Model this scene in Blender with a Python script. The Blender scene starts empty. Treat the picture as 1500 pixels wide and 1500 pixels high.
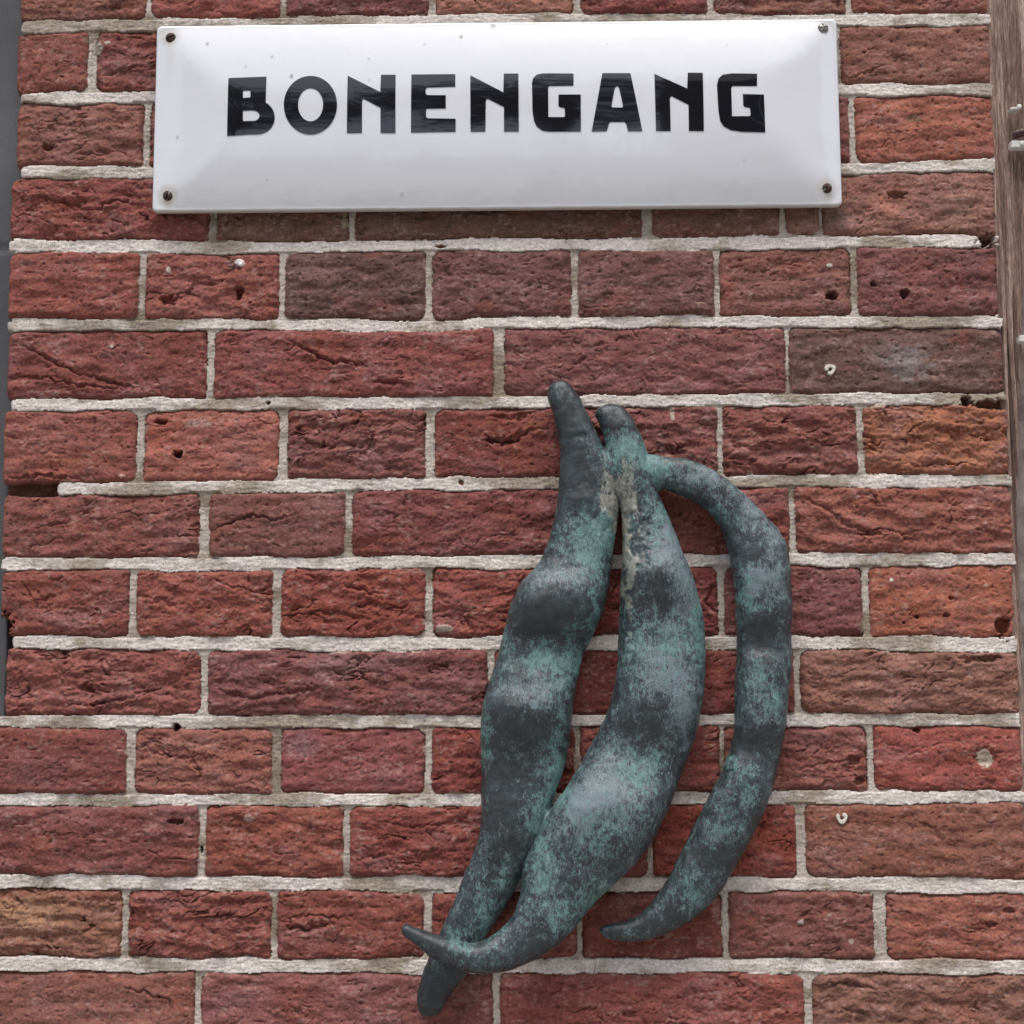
import bpy, bmesh, math, random
import numpy as np
from mathutils import Matrix, Vector

# ------------------------------------------------------------------ camera
F = 2200.0                                   # focal length in 1500-px units
D = 1.166                                    # metres from the wall
CAMZ = 1.75
PITCH, YAW, ROLL = (math.radians(a) for a in (6.974, 0.898, -0.136))
def cam_matrix(p, y, r):
    cp, sp = math.cos(p), math.sin(p); cy, sy = math.cos(y), math.sin(y); cr, sr = math.cos(r), math.sin(r)
    fwd = np.array([-sy*cp, cy*cp, sp]); r0 = np.array([cy, sy, 0.0]); u0 = np.cross(r0, fwd)
    right = cr*r0 + sr*u0; up = -sr*r0 + cr*u0
    return np.stack([right, up, -fwd], 1)
CM = cam_matrix(PITCH, YAW, ROLL)
CP = np.array([0.0, -D, CAMZ])
scene = bpy.context.scene
cam_d = bpy.data.cameras.new('camera'); cam = bpy.data.objects.new('camera', cam_d)
scene.collection.objects.link(cam)
m4 = Matrix.Identity(4)
for i in range(3):
    for j in range(3): m4[i][j] = CM[i, j]
    m4[i][3] = CP[i]
cam.matrix_world = m4
cam_d.sensor_width = 36; cam_d.lens = 36*F/1500; cam_d.clip_start = 0.05; cam_d.clip_end = 500
scene.camera = cam

# ------------------------------------------------------------------ daylight
SUN_EL, SUN_AZ = math.radians(66), math.radians(-20)     # azimuth from the -Y direction, towards -X
w = bpy.data.worlds.new('World'); scene.world = w; w.use_nodes = True
nt = w.node_tree; bg = nt.nodes['Background']
sky = nt.nodes.new('ShaderNodeTexSky'); sky.sky_type = 'NISHITA'; sky.sun_disc = False
sky.sun_elevation = SUN_EL; sky.sun_rotation = math.radians(180) + SUN_AZ
sky.dust_density = 4.0; sky.ozone_density = 1.0
hs = nt.nodes.new('ShaderNodeHueSaturation'); hs.inputs['Saturation'].default_value = 0.75
nt.links.new(sky.outputs[0], hs.inputs['Color']); nt.links.new(hs.outputs[0], bg.inputs[0])
bg.inputs[1].default_value = 0.13
sd = bpy.data.lights.new('sun', 'SUN'); sd.energy = 1.5; sd.angle = math.radians(18); sd.color = (1, 0.97, 0.93)
sun = bpy.data.objects.new('sun', sd); scene.collection.objects.link(sun)
sdir = Vector((math.sin(SUN_AZ)*math.cos(SUN_EL), -math.cos(SUN_AZ)*math.cos(SUN_EL), math.sin(SUN_EL)))
sun.rotation_euler = sdir.to_track_quat('Z', 'Y').to_euler(); sun.location = (0, -5, 8)
scene.view_settings.view_transform = 'Standard'; scene.view_settings.look = 'None'
scene.view_settings.gamma = 1; scene.view_settings.exposure = 0.60

# ------------------------------------------------------------------ helpers
def at(px, py, Y=0.0):
    """point of the vertical plane y=Y that the photo shows at px, py"""
    d = CM @ np.array([(px-750)/F, -(py-750)/F, -1.0]); t = (Y-CP[1])/d[1]
    return np.array([CP[0]+d[0]*t, Y, CP[2]+d[2]*t])
def proj(P):
    q = (P-CP) @ CM
    return 750+F*q[:, 0]/-q[:, 2], 750-F*q[:, 1]/-q[:, 2]
def lin(c):
    c = np.asarray(c, float)/255.0
    return np.where(c <= 0.04045, c/12.92, ((c+0.055)/1.055)**2.4)
def sstep(a, b, x):
    t = np.clip((x-a)/(b-a), 0, 1); return t*t*(3-2*t)
def _h(ix, iy, seed):
    n = (ix.astype(np.int64)*374761393 + iy.astype(np.int64)*668265263 + seed*1442695041) & 0x7fffffff
    n = ((n ^ (n >> 13))*1274126177) & 0x7fffffff
    n = ((n ^ (n >> 15))*1103515245) & 0x7fffffff
    return ((n ^ (n >> 16)) & 0xffff)/65535.0*2*math.pi
def noise(x, y, seed=0):
    ix = np.floor(x); iy = np.floor(y); fx = x-ix; fy = y-iy
    ux = fx*fx*fx*(fx*(fx*6-15)+10); uy = fy*fy*fy*(fy*(fy*6-15)+10)
    def g(ox, oy):
        a = _h(ix+ox, iy+oy, seed); return np.cos(a)*(fx-ox)+np.sin(a)*(fy-oy)
    a = g(0, 0)*(1-ux)+g(1, 0)*ux; b = g(0, 1)*(1-ux)+g(1, 1)*ux
    return (a*(1-uy)+b*uy)*1.5
def fbm(x, y, seed=0, n=3):
    s = 0; a = 1.0; t = 0
    for i in range(n):
        s = s+a*noise(x*2**i, y*2**i, seed+17*i); t += a; a *= 0.55
    return s/t

def tag(o, label=None, cat=None, group=None, kind=None):
    if label: o['label'] = label
    if cat: o['category'] = cat
    if group: o['group'] = group
    if kind: o['kind'] = kind
    return o
def link(o, parent=None):
    scene.collection.objects.link(o)
    if parent: o.parent = parent
    return o
def mesh_obj(name, V, Fc, mat=None, parent=None, smooth=True, attrs=None):
    me = bpy.data.meshes.new(name)
    V = np.asarray(V, dtype=np.float32)
    if isinstance(Fc, np.ndarray):
        k = Fc.shape[1]
        me.vertices.add(len(V)); me.vertices.foreach_set('co', V.ravel())
        me.loops.add(Fc.size); me.loops.foreach_set('vertex_index', Fc.astype(np.int32).ravel())
        me.polygons.add(len(Fc)); me.polygons.foreach_set('loop_start', np.arange(0, Fc.size, k, dtype=np.int32))
        me.update(calc_edges=True)
    else:
        me.from_pydata([tuple(v) for v in V.tolist()], [], Fc); me.update()
    me.polygons.foreach_set('use_smooth', [smooth]*len(me.polygons))
    for an, arr in (attrs or {}).items():
        arr = np.asarray(arr, dtype=np.float32)
        if arr.ndim == 2:
            at_ = me.attributes.new(an, 'FLOAT_COLOR', 'POINT')
            c = np.ones((len(V), 4), np.float32); c[:, :3] = arr
            at_.data.foreach_set('color', c.ravel())
        else:
            at_ = me.attributes.new(an, 'FLOAT', 'POINT'); at_.data.foreach_set('value', arr)
    me.validate()
    o = bpy.data.objects.new(name, me)
    if mat: me.materials.append(mat)
    return link(o, parent)
def empty(name, loc):
    o = bpy.data.objects.new(name, None); o.location = loc; o.empty_display_size = 0.05
    return link(o)
def grid_faces(nx, nz):
    i = np.arange(nx-1)[None, :]; j = np.arange(nz-1)[:, None]
    a = j*nx+i
    return np.stack([a, a+1, a+nx+1, a+nx], -1).reshape(-1, 4)    # faces -Y when x right, z up

class Mat:
    def __init__(s, name):
        s.m = bpy.data.materials.new(name); s.m.use_nodes = True
        s.t = s.m.node_tree; s.b = s.t.nodes['Principled BSDF']
    def n(s, typ, **kw):
        nd = s.t.nodes.new(typ)
        for k, v in kw.items(): setattr(nd, k, v)
        return nd
    def l(s, a, b): s.t.links.new(a, b)
    def attr(s, name): return s.n('ShaderNodeAttribute', attribute_name=name)
    def noise(s, scale, detail=4, rough=0.6, stretch=None, space='Object', dist=0):
        tc = s.n('ShaderNodeTexCoord'); nd = s.n('ShaderNodeTexNoise')
        nd.inputs['Scale'].default_value = scale; nd.inputs['Detail'].default_value = detail
        nd.inputs['Roughness'].default_value = rough; nd.inputs['Distortion'].default_value = dist
        if stretch:
            mp = s.n('ShaderNodeMapping'); mp.inputs['Scale'].default_value = stretch
            s.l(tc.outputs[space], mp.inputs[0]); s.l(mp.outputs[0], nd.inputs['Vector'])
        else: s.l(tc.outputs[space], nd.inputs['Vector'])
        return nd.outputs['Fac']
    def ramp(s, fac, stops):
        r = s.n('ShaderNodeValToRGB'); el = r.color_ramp.elements
        while len(el) < len(stops): el.new(0.5)
        for e, (p, c) in zip(el, stops):
            e.position = p; e.color = (*c, 1) if hasattr(c, '__len__') else (c, c, c, 1)
        s.l(fac, r.inputs[0]); return r.outputs[0]
    def math(s, op, a, b=None, c=None, clamp=False):
        nd = s.n('ShaderNodeMath', operation=op); nd.use_clamp = clamp
        for i, v in enumerate((a, b, c)):
            if v is None: continue
            if isinstance(v, (int, float)): nd.inputs[i].default_value = v
            else: s.l(v, nd.inputs[i])
        return nd.outputs[0]
    def mix(s, fac, a, b, mode='MIX'):
        nd = s.n('ShaderNodeMix', data_type='RGBA', blend_type=mode)
        for sock, v in ((nd.inputs['Factor'], fac), (nd.inputs['A'], a), (nd.inputs['B'], b)):
            if isinstance(v, (int, float)): sock.default_value = v
            elif isinstance(v, tuple): sock.default_value = (*v, 1)
            else: s.l(v, sock)
        return nd.outputs['Result']
    def bump(s, h, strength=0.5, dist=0.001, prev=None):
        nd = s.n('ShaderNodeBump'); nd.inputs['Strength'].default_value = strength
        nd.inputs['Distance'].default_value = dist; s.l(h, nd.inputs['Height'])
        if prev: s.l(prev, nd.inputs['Normal'])
        return nd.outputs[0]
    def set(s, color=None, rough=None, normal=None, **kw):
        for key, v in (('Base Color', color), ('Roughness', rough), ('Normal', normal)):
            if v is None: continue
            if isinstance(v, (int, float)): s.b.inputs[key].default_value = v
            elif isinstance(v, tuple): s.b.inputs[key].default_value = (*v, 1)
            else: s.l(v, s.b.inputs[key])
        for k, v in kw.items(): s.b.inputs[k].default_value = v
        return s.m

# ------------------------------------------------------------------ materials
M = Mat('brick_and_mortar')
col = M.attr('col').outputs['Color']; mort = M.attr('mortar').outputs['Fac']
n1 = M.noise(420, 5, 0.7); n2 = M.noise(1500, 3, 0.7); n3 = M.noise(160, 4, 0.65)
c1 = M.mix(0.75, col, M.ramp(n1, [(0.28, 0.55), (0.5, 1.0), (0.72, 1.5)]), 'MULTIPLY')
c1 = M.mix(0.6, c1, M.ramp(n2, [(0.3, 0.6), (0.5, 1.0), (0.7, 1.45)]), 'MULTIPLY')
bp = M.bump(n1, 0.5, 0.0014); bp = M.bump(n2, 0.6, 0.0005, bp)
WALL_MAT = M.set(c1, 0.95, bp, **{'Specular IOR Level': 0.2})

M = Mat('white_enamel')
col = M.attr('col').outputs['Color']
n1 = M.noise(90, 3, 0.5)
ENAMEL = M.set(col, 0.07, M.bump(M.noise(22, 3, 0.5), 0.5, 0.002), **{'Specular IOR Level': 0.6, 'Coat Weight': 0.35, 'Coat Roughness': 0.03})
M = Mat('black_enamel')
BLACK = M.set((0.010, 0.010, 0.014), 0.04, M.bump(M.noise(11, 2, 0.5), 0.35, 0.002), **{'Specular IOR Level': 0.8})
M = Mat('enamel_edge_rim')
M = Mat('rusty_screw')
RUST = M.set(M.ramp(M.noise(900, 4, 0.7), [(0.35, (0.022, 0.010, 0.010)), (0.65, (0.075, 0.032, 0.024))]), 0.7, M.bump(M.noise(1500, 3), 0.5, 0.0004), Metallic=0.3)
M = Mat('tarnished_screw')
STEEL = M.set(M.ramp(M.noise(900, 4, 0.7), [(0.35, (0.12, 0.11, 0.10)), (0.65, (0.42, 0.40, 0.37))]), 0.42, M.bump(M.noise(1500, 3), 0.4, 0.0004), Metallic=0.8)

M = Mat('patinated_bronze')
ve = M.attr('verd').outputs['Fac']; pa = M.attr('pale').outputs['Fac']; cr = M.attr('cream').outputs['Fac']; ob = M.attr('overlap').outputs['Fac']
def amp(n, g): return M.math('MULTIPLY_ADD', n, g, 0.5-0.5*g)
nf = amp(M.noise(240, 9, 0.8, dist=0.5), 1.7)
ng = amp(M.noise(420, 8, 0.85, stretch=(1.0, 1.0, 0.38), dist=1.2), 1.9)
nb = amp(M.noise(75, 5, 0.7, dist=0.7), 1.8)
nh = M.noise(95, 6, 0.7, dist=0.5)
nv = M.noise(1300, 3, 0.7)
base = M.ramp(nh, [(0.3, (0.020, 0.022, 0.024)), (0.5, (0.028, 0.034, 0.038)), (0.7, (0.043, 0.066, 0.070))])
def mask(att, noi, lo, gain, sharp=0.10):
    v = M.math('ADD', M.math('MULTIPLY', att, gain), noi)
    return M.ramp(v, [(lo, 0.0), (min(lo+sharp, 1), 1.0)])
nfi = amp(M.noise(900, 5, 0.8, stretch=(1.0, 1.0, 0.5), dist=0.8), 1.8)
nvp = M.math('ADD', M.math('MULTIPLY', nf, 0.5), M.math('ADD', M.math('MULTIPLY', nb, 0.2), M.math('MULTIPLY', nfi, 0.3)))
npp = M.math('ADD', M.math('MULTIPLY', ng, 0.45), M.math('ADD', M.math('MULTIPLY', nb, 0.2), M.math('MULTIPLY', nfi, 0.35)))
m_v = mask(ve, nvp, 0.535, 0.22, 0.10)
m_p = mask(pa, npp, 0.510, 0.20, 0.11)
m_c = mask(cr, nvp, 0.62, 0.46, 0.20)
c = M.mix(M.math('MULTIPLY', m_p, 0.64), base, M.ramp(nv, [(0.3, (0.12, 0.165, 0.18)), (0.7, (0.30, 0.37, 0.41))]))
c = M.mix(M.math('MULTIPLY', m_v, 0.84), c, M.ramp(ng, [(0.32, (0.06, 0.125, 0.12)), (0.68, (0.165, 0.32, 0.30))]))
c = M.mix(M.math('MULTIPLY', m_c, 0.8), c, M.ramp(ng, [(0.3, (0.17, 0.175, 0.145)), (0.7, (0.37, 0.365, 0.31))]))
rg = M.math('ADD', M.math('MULTIPLY', m_v, 0.22), M.math('ADD', M.math('MULTIPLY', m_p, 0.16), 0.33))
bp = M.bump(nf, 0.35, 0.0009); bp = M.bump(ng, 0.3, 0.0005, bp)
BRONZE = M.set(c, rg, bp, **{'Specular IOR Level': 0.5})

M = Mat('weathered_timber')
g1 = M.noise(34, 6, 0.7, stretch=(6, 6, 0.16)); g2 = M.noise(210, 6, 0.8, stretch=(3, 3, 0.45), dist=0.4); g3 = M.noise(150, 5, 0.75, stretch=(5, 5, 0.2))
c = M.ramp(g1, [(0.25, (0.045, 0.028, 0.026)), (0.42, (0.19, 0.14, 0.125)), (0.55, (0.33, 0.265, 0.235)), (0.70, (0.52, 0.46, 0.41))])
c = M.mix(1.0, c, M.ramp(g2, [(0.32, 0.35), (0.48, 1.0), (0.66, 1.7)]), 'MULTIPLY')
c = M.mix(0.9, c, M.ramp(g3, [(0.30, 0.35), (0.45, 1.0), (0.7, 1.5)]), 'MULTIPLY')
c = M.mix(1.0, c, (0.80, 0.68, 0.62), 'MULTIPLY')
TIMBER = M.set(c, 0.9, M.bump(g2, 0.8, 0.0012, M.bump(g1, 0.8, 0.003)), **{'Specular IOR Level': 0.2})

M = Mat('grey_bluestone')
g1 = M.noise(12, 5, 0.6); g2 = M.noise(500, 4, 0.7)
c = M.ramp(g1, [(0.3, (0.055, 0.056, 0.060)), (0.7, (0.092, 0.093, 0.099))])
c = M.mix(0.5, c, M.ramp(g2, [(0.3, 0.7), (0.7, 1.3)]), 'MULTIPLY')
STONE = M.set(c, 0.75, M.bump(g2, 0.4, 0.0006))

def simple(name, a, b, scale, rough=0.7, bump=0.3, dist=0.0005, **kw):
    m = Mat(name); n = m.noise(scale, 4, 0.6)
    return m.set(m.ramp(n, [(0.3, a), (0.7, b)]), rough, m.bump(n, bump, dist), **kw)
CLIP = simple('off_white_plastic', (0.50, 0.50, 0.46), (0.68, 0.67, 0.63), 400, 0.5)
PLUG = simple('cream_plastic', (0.52, 0.50, 0.42), (0.72, 0.69, 0.60), 600, 0.6)
CABLE = simple('dark_cable', (0.035, 0.014, 0.013), (0.07, 0.03, 0.028), 300, 0.5)
STRAW = simple('dry_fibre', (0.14, 0.075, 0.04), (0.30, 0.19, 0.11), 300, 0.8)

# ------------------------------------------------------------------ brickwork
EX = 0.0
# bed joints: (x px, y px of centre) along each joint, thickness px
BEDS = [[(60,38),(700,27),(1240,28),(1400,27)], [(60,142),(220,141),(1300,130),(1440,130)], [(60,251),(220,251),(1250,246),(1400,241)],
        [(30,359),(340,362),(700,357),(1000,358),(1200,353),(1440,352)], [(30,476),(340,474),(640,477),(700,472),(1050,470),(1440,471)],
        [(30,593),(300,591),(640,590),(750,588),(1150,585),(1440,584)], [(90,716),(340,712),(640,708),(1000,706),(1200,703),(1470,704)],
        [(30,826),(300,826),(700,823),(1180,819),(1300,820),(1470,819)], [(30,941),(300,943),(640,943),(1100,941),(1300,942),(1460,944)],
        [(30,1057),(340,1057),(700,1057),(1180,1054),(1420,1055)], [(30,1172),(200,1172),(340,1172),(640,1172),(1000,1170),(1200,1168),(1420,1168)],
        [(30,1291),(240,1295),(640,1296),(1000,1296),(1300,1296),(1480,1299)], [(30,1413),(300,1415),(700,1416),(1100,1415),(1300,1417),(1480,1417)]]
BW = [19, 18, 18, 19, 17, 18, 18, 19, 20, 18, 18, 20, 20]
# head joints per course: (x centre px, width px)
HEADS = [[(217,9),(415,9),(633,11),(845,11),(1041,9),(1244,9)],
         [(134,13),(430,9),(640,9),(850,9),(1060,9),(1229,7)],
         [(214,10),(420,9),(630,9),(840,9),(1045,9),(1250,9)],
         [(311,12),(515,10),(948,15),(1147,9),(1203,5)],
         [(207,10),(412,9),(628,10),(842,10),(1051,8),(1253,10)],
         [(307,11),(731,16),(1155,6)],
         [(204,11),(414,13),(630,14),(845,11),(1056,8),(1262,10)],
         [(298,15),(510,10),(930,10),(1162,9)],
         [(193,11),(404,13),(628,11),(850,10),(1057,9),(1270,10)],
         [(298,10),(720,10),(1169,9)],
         [(190,12),(404,13),(627,10),(846,8),(1059,7),(1277,9)],
         [(295,10),(507,9),(953,6),(1174,13)],
         [(182,10),(401,8),(627,12),(849,7),(1063,9),(1291,18)],
         [(289,8),(727,10),(1185,12)]]
COLS = [[(116,72,60),(126,66,58),(104,60,60),(140,90,74),(118,60,58),(116,72,62),(124,72,60)],
        [(122,68,58),(112,60,54),(112,60,54),(112,60,54),(112,60,54),(112,66,60),(126,80,68)],
        [(120,75,66),(118,68,60),(115,66,60),(115,66,60),(115,66,60),(112,66,62),(142,80,64)],
        [(114,58,52),(100,70,58),(92,64,56),(100,66,58),(114,78,62),(126,84,74)],
        [(124,64,56),(126,68,60),(92,64,64),(98,62,62),(102,66,64),(114,72,64),(108,64,62)],
        [(120,62,56),(118,60,56),(112,66,64),(98,70,66)],
        [(124,68,60),(140,78,68),(118,68,64),(110,54,48),(110,62,60),(118,66,58),(134,80,58)],
        [(122,68,62),(112,68,62),(108,56,54),(115,60,54),(128,72,60)],
        [(120,62,54),(126,64,54),(124,58,48),(120,58,50),(112,50,48),(108,60,60),(140,76,58)],
        [(122,66,60),(112,64,64),(112,54,50),(118,78,66)],
        [(112,58,54),(130,76,66),(120,62,62),(120,54,48),(118,60,54),(120,68,62),(140,68,60)],
        [(118,64,60),(124,64,52),(114,54,48),(126,56,44),(118,72,58)],
        [(120,78,62),(124,66,58),(118,60,50),(120,60,54),(116,58,50),(112,66,60),(138,78,64)],
        [(120,72,62),(118,68,66),(124,64,58),(116,78,66)]]
# roughness of moulding creases 0..1.6
LEFT = [26,20,19,10,8,5,-1,-2,-4,2,-12,-14,-17,-19]
RIGHT = [1450,1454,1462,1464,1466,1475,1482,1488,1491,1497,1502,1506,1511,1516]
BEDL = [29,25,27,12,9,12,82,0,14,-8,-12,-14,-16]
XR_EDGE = at(1466, 350)[0]; XL_EDGE = at(9, 400)[0]
CREAM_TOP = 0

def build_wall(x0, x1, z0, z1, step, fine=True):
    nx = int(round((x1-x0)/step))+1; nz = int(round((z1-z0)/step))+1
    xs = np.linspace(x0, x1, nx); zs = np.linspace(z0, z1, nz)
    X, Z = np.meshgrid(xs, zs)
    # joint-edge warp and shared noises (metres)
    wob = 0.0008*noise(X/0.014, Z/0.014, 5)+0.00035*noise(X/0.004, Z/0.004, 6)+0.0017*noise(X/0.04, Z/0.03, 7)
    wob2 = 0.0008*noise(X/0.009, Z/0.014, 8)+0.0005*noise(X/0.0035, Z/0.004, 9)
    g_small = noise(X/0.0028, Z/0.0028, 10); g_tiny = noise(X/0.0014, Z/0.0014, 11); g_mid = fbm(X/0.009, Z/0.007, 12, 3)
    big = fbm(X/0.05, Z/0.04, 13, 3)
    # mortar
    Hm = -0.0014+0.0006*fbm(X/0.008, Z/0.0025, 20, 3)+0.0007*noise(X/0.05, Z/0.02, 25)+0.00035*g_tiny+0.0005*noise(X/0.03, Z/0.01, 21)
    dirt = sstep(0.0, 0.6, 1.3*fbm(X/0.08, Z/0.035, 22, 3)+0.35*g_mid+0.12)
    mc = lin((200,192,185))[None, None, :]*(1-dirt[..., None])+lin((148,137,122))[None, None, :]*dirt[..., None]
    sp = sstep(0.28, 0.6, fbm(X/0.003, Z/0.002, 23, 2))
    mc = mc*(1-0.22*sp[..., None])
    H = Hm.copy(); C = mc.copy(); MT = np.ones_like(X)
    # bed lines at every x, courses outside the photo go on with the same gauge
    def bedline(k):
        if 0 <= k < 13:
            p = np.array([at(a, b)[[0, 2]] for a, b in BEDS[k]]); return np.interp(xs, p[:, 0], p[:, 1])
        if k < 0: return bedline(0)+0.0617*(-k)
        return bedline(12)-0.0617*(k-12)
    rng = random.Random(7)
    kmin = -int((z1-2.43)/0.0617)-3; kmax = 13+int((1.548-z0)/0.0617)+3
    for k in range(kmin, kmax+1):         # course k lies between bed k-1 (above) and bed k (below)
        top = bedline(k-1); bot = bedline(k)
        inphoto = 0 <= k <= 13
        wt = (BW[k-1] if 1 <= k <= 13 else 18)*0.00053/2; wb = (BW[k] if 0 <= k <= 12 else 18)*0.00053/2
        top = top-wt; bot = bot+wb
        if inphoto:
            hs_ = [(at(a, 0.5*(38+117*k-60)+0)[0] if False else at(a, max(0, min(1500, -20+ (k*115.5))))[0], b*0.00053) for a, b in HEADS[k]]
            el = at(LEFT[k], -20+k*115.5)[0]; er = at(RIGHT[k], -20+k*115.5)[0]
            cols = COLS[k]
        else:
            el = XL_EDGE+rng.uniform(-.003, .003); er = XR_EDGE+rng.uniform(-.003, .003)
            hs_ = []; xx = el+(0.106 if k % 2 == 0 else 0.16)
            while xx < er-0.06:
                hs_.append((xx+rng.uniform(-.003, .003), 0.0055)); xx += 0.1135 if k % 2 == 0 else 0.222
            cols = [(rng.randint(104,134), rng.randint(56,76), rng.randint(50,66)) for _ in range(9)]
        edges = [(el, 0)]+hs_+[(er, 0)]
        for b in range(len(edges)-1):
            bx0 = edges[b][0]+edges[b][1]/2; bx1 = edges[b+1][0]-edges[b+1][1]/2
            i0 = max(0, np.searchsorted(xs, bx0-0.004)); i1 = min(nx, np.searchsorted(xs, bx1+0.004))
            if i1-i0 < 2: continue
            zt = top[i0:i1]; zb = bot[i0:i1]
            j0 = max(0, np.searchsorted(zs, zb.min()-0.004)); j1 = min(nz, np.searchsorted(zs, zt.max()+0.004))
            if j1-j0 < 2: continue
            S = (slice(j0, j1), slice(i0, i1)); x = X[S]; z = Z[S]
            seed = 100+int(abs(k)*41+b*7+(500 if k < 0 else 0)); r = random.Random(seed)
            tl = r.uniform(-1, 1)*0.0008; 
            dxe = np.minimum(x-bx0, bx1-x)+wob2[S]
            dze = np.minimum(zt[None, :]-z, z-zb[None, :])+wob[S]
            rcs = [r.choice([0.002, 0.003, 0.004, 0.007]) for _ in range(4)]   # unevenly rounded corners
            lf = x < (bx0+bx1)/2; up_ = (z-zb[None, :]) > (zt-zb)[None, :]/2
            rc = np.where(lf, np.where(up_, rcs[0], rcs[1]), np.where(up_, rcs[2], rcs[3]))
            qx = np.maximum(rc-dxe, 0); qz = np.maximum(rc-dze, 0)
            d = np.where((qx > 0) & (qz > 0), rc-np.sqrt(qx*qx+qz*qz), np.minimum(dxe, dze))
            # face relief
            rough = r.choice([0.3, 0.5, 0.7, 0.9, 1.1, 1.35]); lean = r.uniform(0.0, 0.22); th = r.uniform(-0.45, 0.45)
            if k >= 0 and k < 14 and cols[min(b, len(cols)-1)][0] > 138: rough = 0.4
            if k in (3, 4, 5) and b >= 2: rough = min(rough, 0.55)
            cx = (x-bx0)*math.cos(th)+(z-zb.mean())*math.sin(th); cz = -(x-bx0)*math.sin(th)+(z-zb.mean())*math.cos(th)
            wx = 0.010*fbm(x/0.03, z/0.02, seed, 2); wz = 0.006*fbm(x/0.02, z/0.013, seed+1, 2)
            n = fbm((cx+wx)/0.036, (cz+wz)/0.013, seed+2, 3)
            msk = sstep(lean-0.1, lean+0.3, fbm(x/0.04, z/0.02, seed+3, 2))*(0.35+0.9*sstep(-0.4, 0.5, noise(x/0.012, z/0.01, seed+33)))
            crease = np.clip(1-np.abs(n)/0.07, 0, 1)**1.3*msk
            n2 = fbm((cx-wx)/0.024, (cz+wz)/0.010, seed+4, 3)*2.2
            saw = n2-np.floor(n2); saw = np.where(saw > 0.9, (1-saw)*9, saw)
            msk2 = sstep(lean-0.1, lean+0.35, fbm(x/0.03, z/0.018, seed+5, 2))*(0.3+0.9*sstep(-0.3, 0.5, noise(x/0.009, z/0.007, seed+35)))
            pits = np.clip(noise(x/0.0045, z/0.0035, seed+6)-0.42, 0, 1)
            hb = (tl+r.uniform(-0.0008, 0.0008)+(x-bx0)*r.uniform(-.008, .008)
                  + 0.0036*fbm(x/0.026, z/0.012, seed+7, 2)*(0.4+0.6*rough)
                  + rough*(-0.0036*crease+0.0021*(saw-0.5)*msk2)
                  + (0.25+0.5*rough)*0.0009*g_mid[S]+0.00035*g_small[S]*(0.5+rough)+0.0002*g_tiny[S]
                  - 0.0035*pits)
            fall = 0.0034*np.exp(-np.clip(d, 0, 1)/0.0013)+0.0007*np.exp(-np.clip(d, 0, 1)/0.004)
            hb = hb-fall
            inside = d > 0
            # colour: base, swirls of purple / orange, pale bloom
            base = lin(cols[min(b, len(cols)-1)])*r.uniform(0.92, 1.08)
            q = fbm(x/0.05, z/0.03, seed+8, 3)[..., None]; q2 = fbm(x/0.018, z/0.011, seed+9, 3)[..., None]; q3 = g_mid[S][..., None]
            cc = base[None, None, :]*(1+0.42*q+0.34*q2)
            pur = lin((104,72,78)); ora = lin((150,72,48)); blo = lin((160,130,126)); drk = lin((70,42,40))
            cc = cc+(pur-cc)*(0.42*sstep(0.05, 0.5, q)); cc = cc+(ora-cc)*(0.26*sstep(0.05, 0.5, -q))
            bl = sstep(0.1, 0.6, fbm(x/0.006, z/0.003, seed+10, 3)+0.5*fbm(x/0.03, z/0.02, seed+11, 2))[..., None]
            cc = cc+(blo-cc)*0.38*bl
            dk = sstep(0.12, 0.55, fbm(x/0.007, z/0.0035, seed+12, 3))[..., None]
            cc = cc+(drk-cc)*0.5*dk
            ed = sstep(0.004, 0.0, d)[..., None]*0.35; cc = cc*(1-ed)+lin((104,62,54))*ed
            # mortar smears on the arris
            sm = (sstep(0.0030, 0.0, d)*sstep(0.25, 0.5, fbm(x/0.02, z/0.012, seed+13, 3)))[..., None]
            cc = cc+(lin((168,156,142))-cc)*0.6*sm
            H[S] = np.where(inside, hb, H[S]); MT[S] = np.where(inside, 0, MT[S])
            C[S] = np.where(inside[..., None], cc, C[S])
        # head joints lie a little deeper and dirtier than the bed joints
        for hx, hw in hs_:
            i0 = max(0, np.searchsorted(xs, hx-0.012)); i1 = min(nx, np.searchsorted(xs, hx+0.012))
            if i1-i0 < 2: continue
            S = (slice(None), slice(i0, i1)); x = X[S]; z = Z[S]
            inc = (z < top[None, i0:i1]+0.001) & (z > bot[None, i0:i1]-0.001) & (MT[S] > 0.5)
            H[S] = np.where(inc, H[S]-0.0013, H[S])
            C[S] = np.where(inc[..., None], C[S]*np.array([0.74, 0.72, 0.68]), C[S])
        # ends of the pier: the bricks of this course stop, unevenly rounded
        zc = (Z <= (top+0.001)[None, :]) & (Z > (bot-0.001)[None, :])
        eL = el+wob2+0.0022*np.clip(1-np.minimum(top[None, :]-Z, Z-bot[None, :])/0.008, 0, 1)**2
        H = np.where(zc & (MT < 0.5), H-0.005*np.exp(-np.clip(X-eL, 0, 1)/0.0022)-0.003*np.exp(-np.clip(er-X, 0, 1)/0.0022), H)
        H = np.where(zc & ((X < eL) | (X+wob2 > er) | ((MT > 0.5) & (((X < eL+0.003)&(X<el+0.006)) | (X+wob2 > er-0.002)))), -0.05, H)
        dead = zc & (H < -0.03); C = np.where(dead[..., None], lin((100,62,54)), C); MT = np.where(dead, 0, MT)
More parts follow.
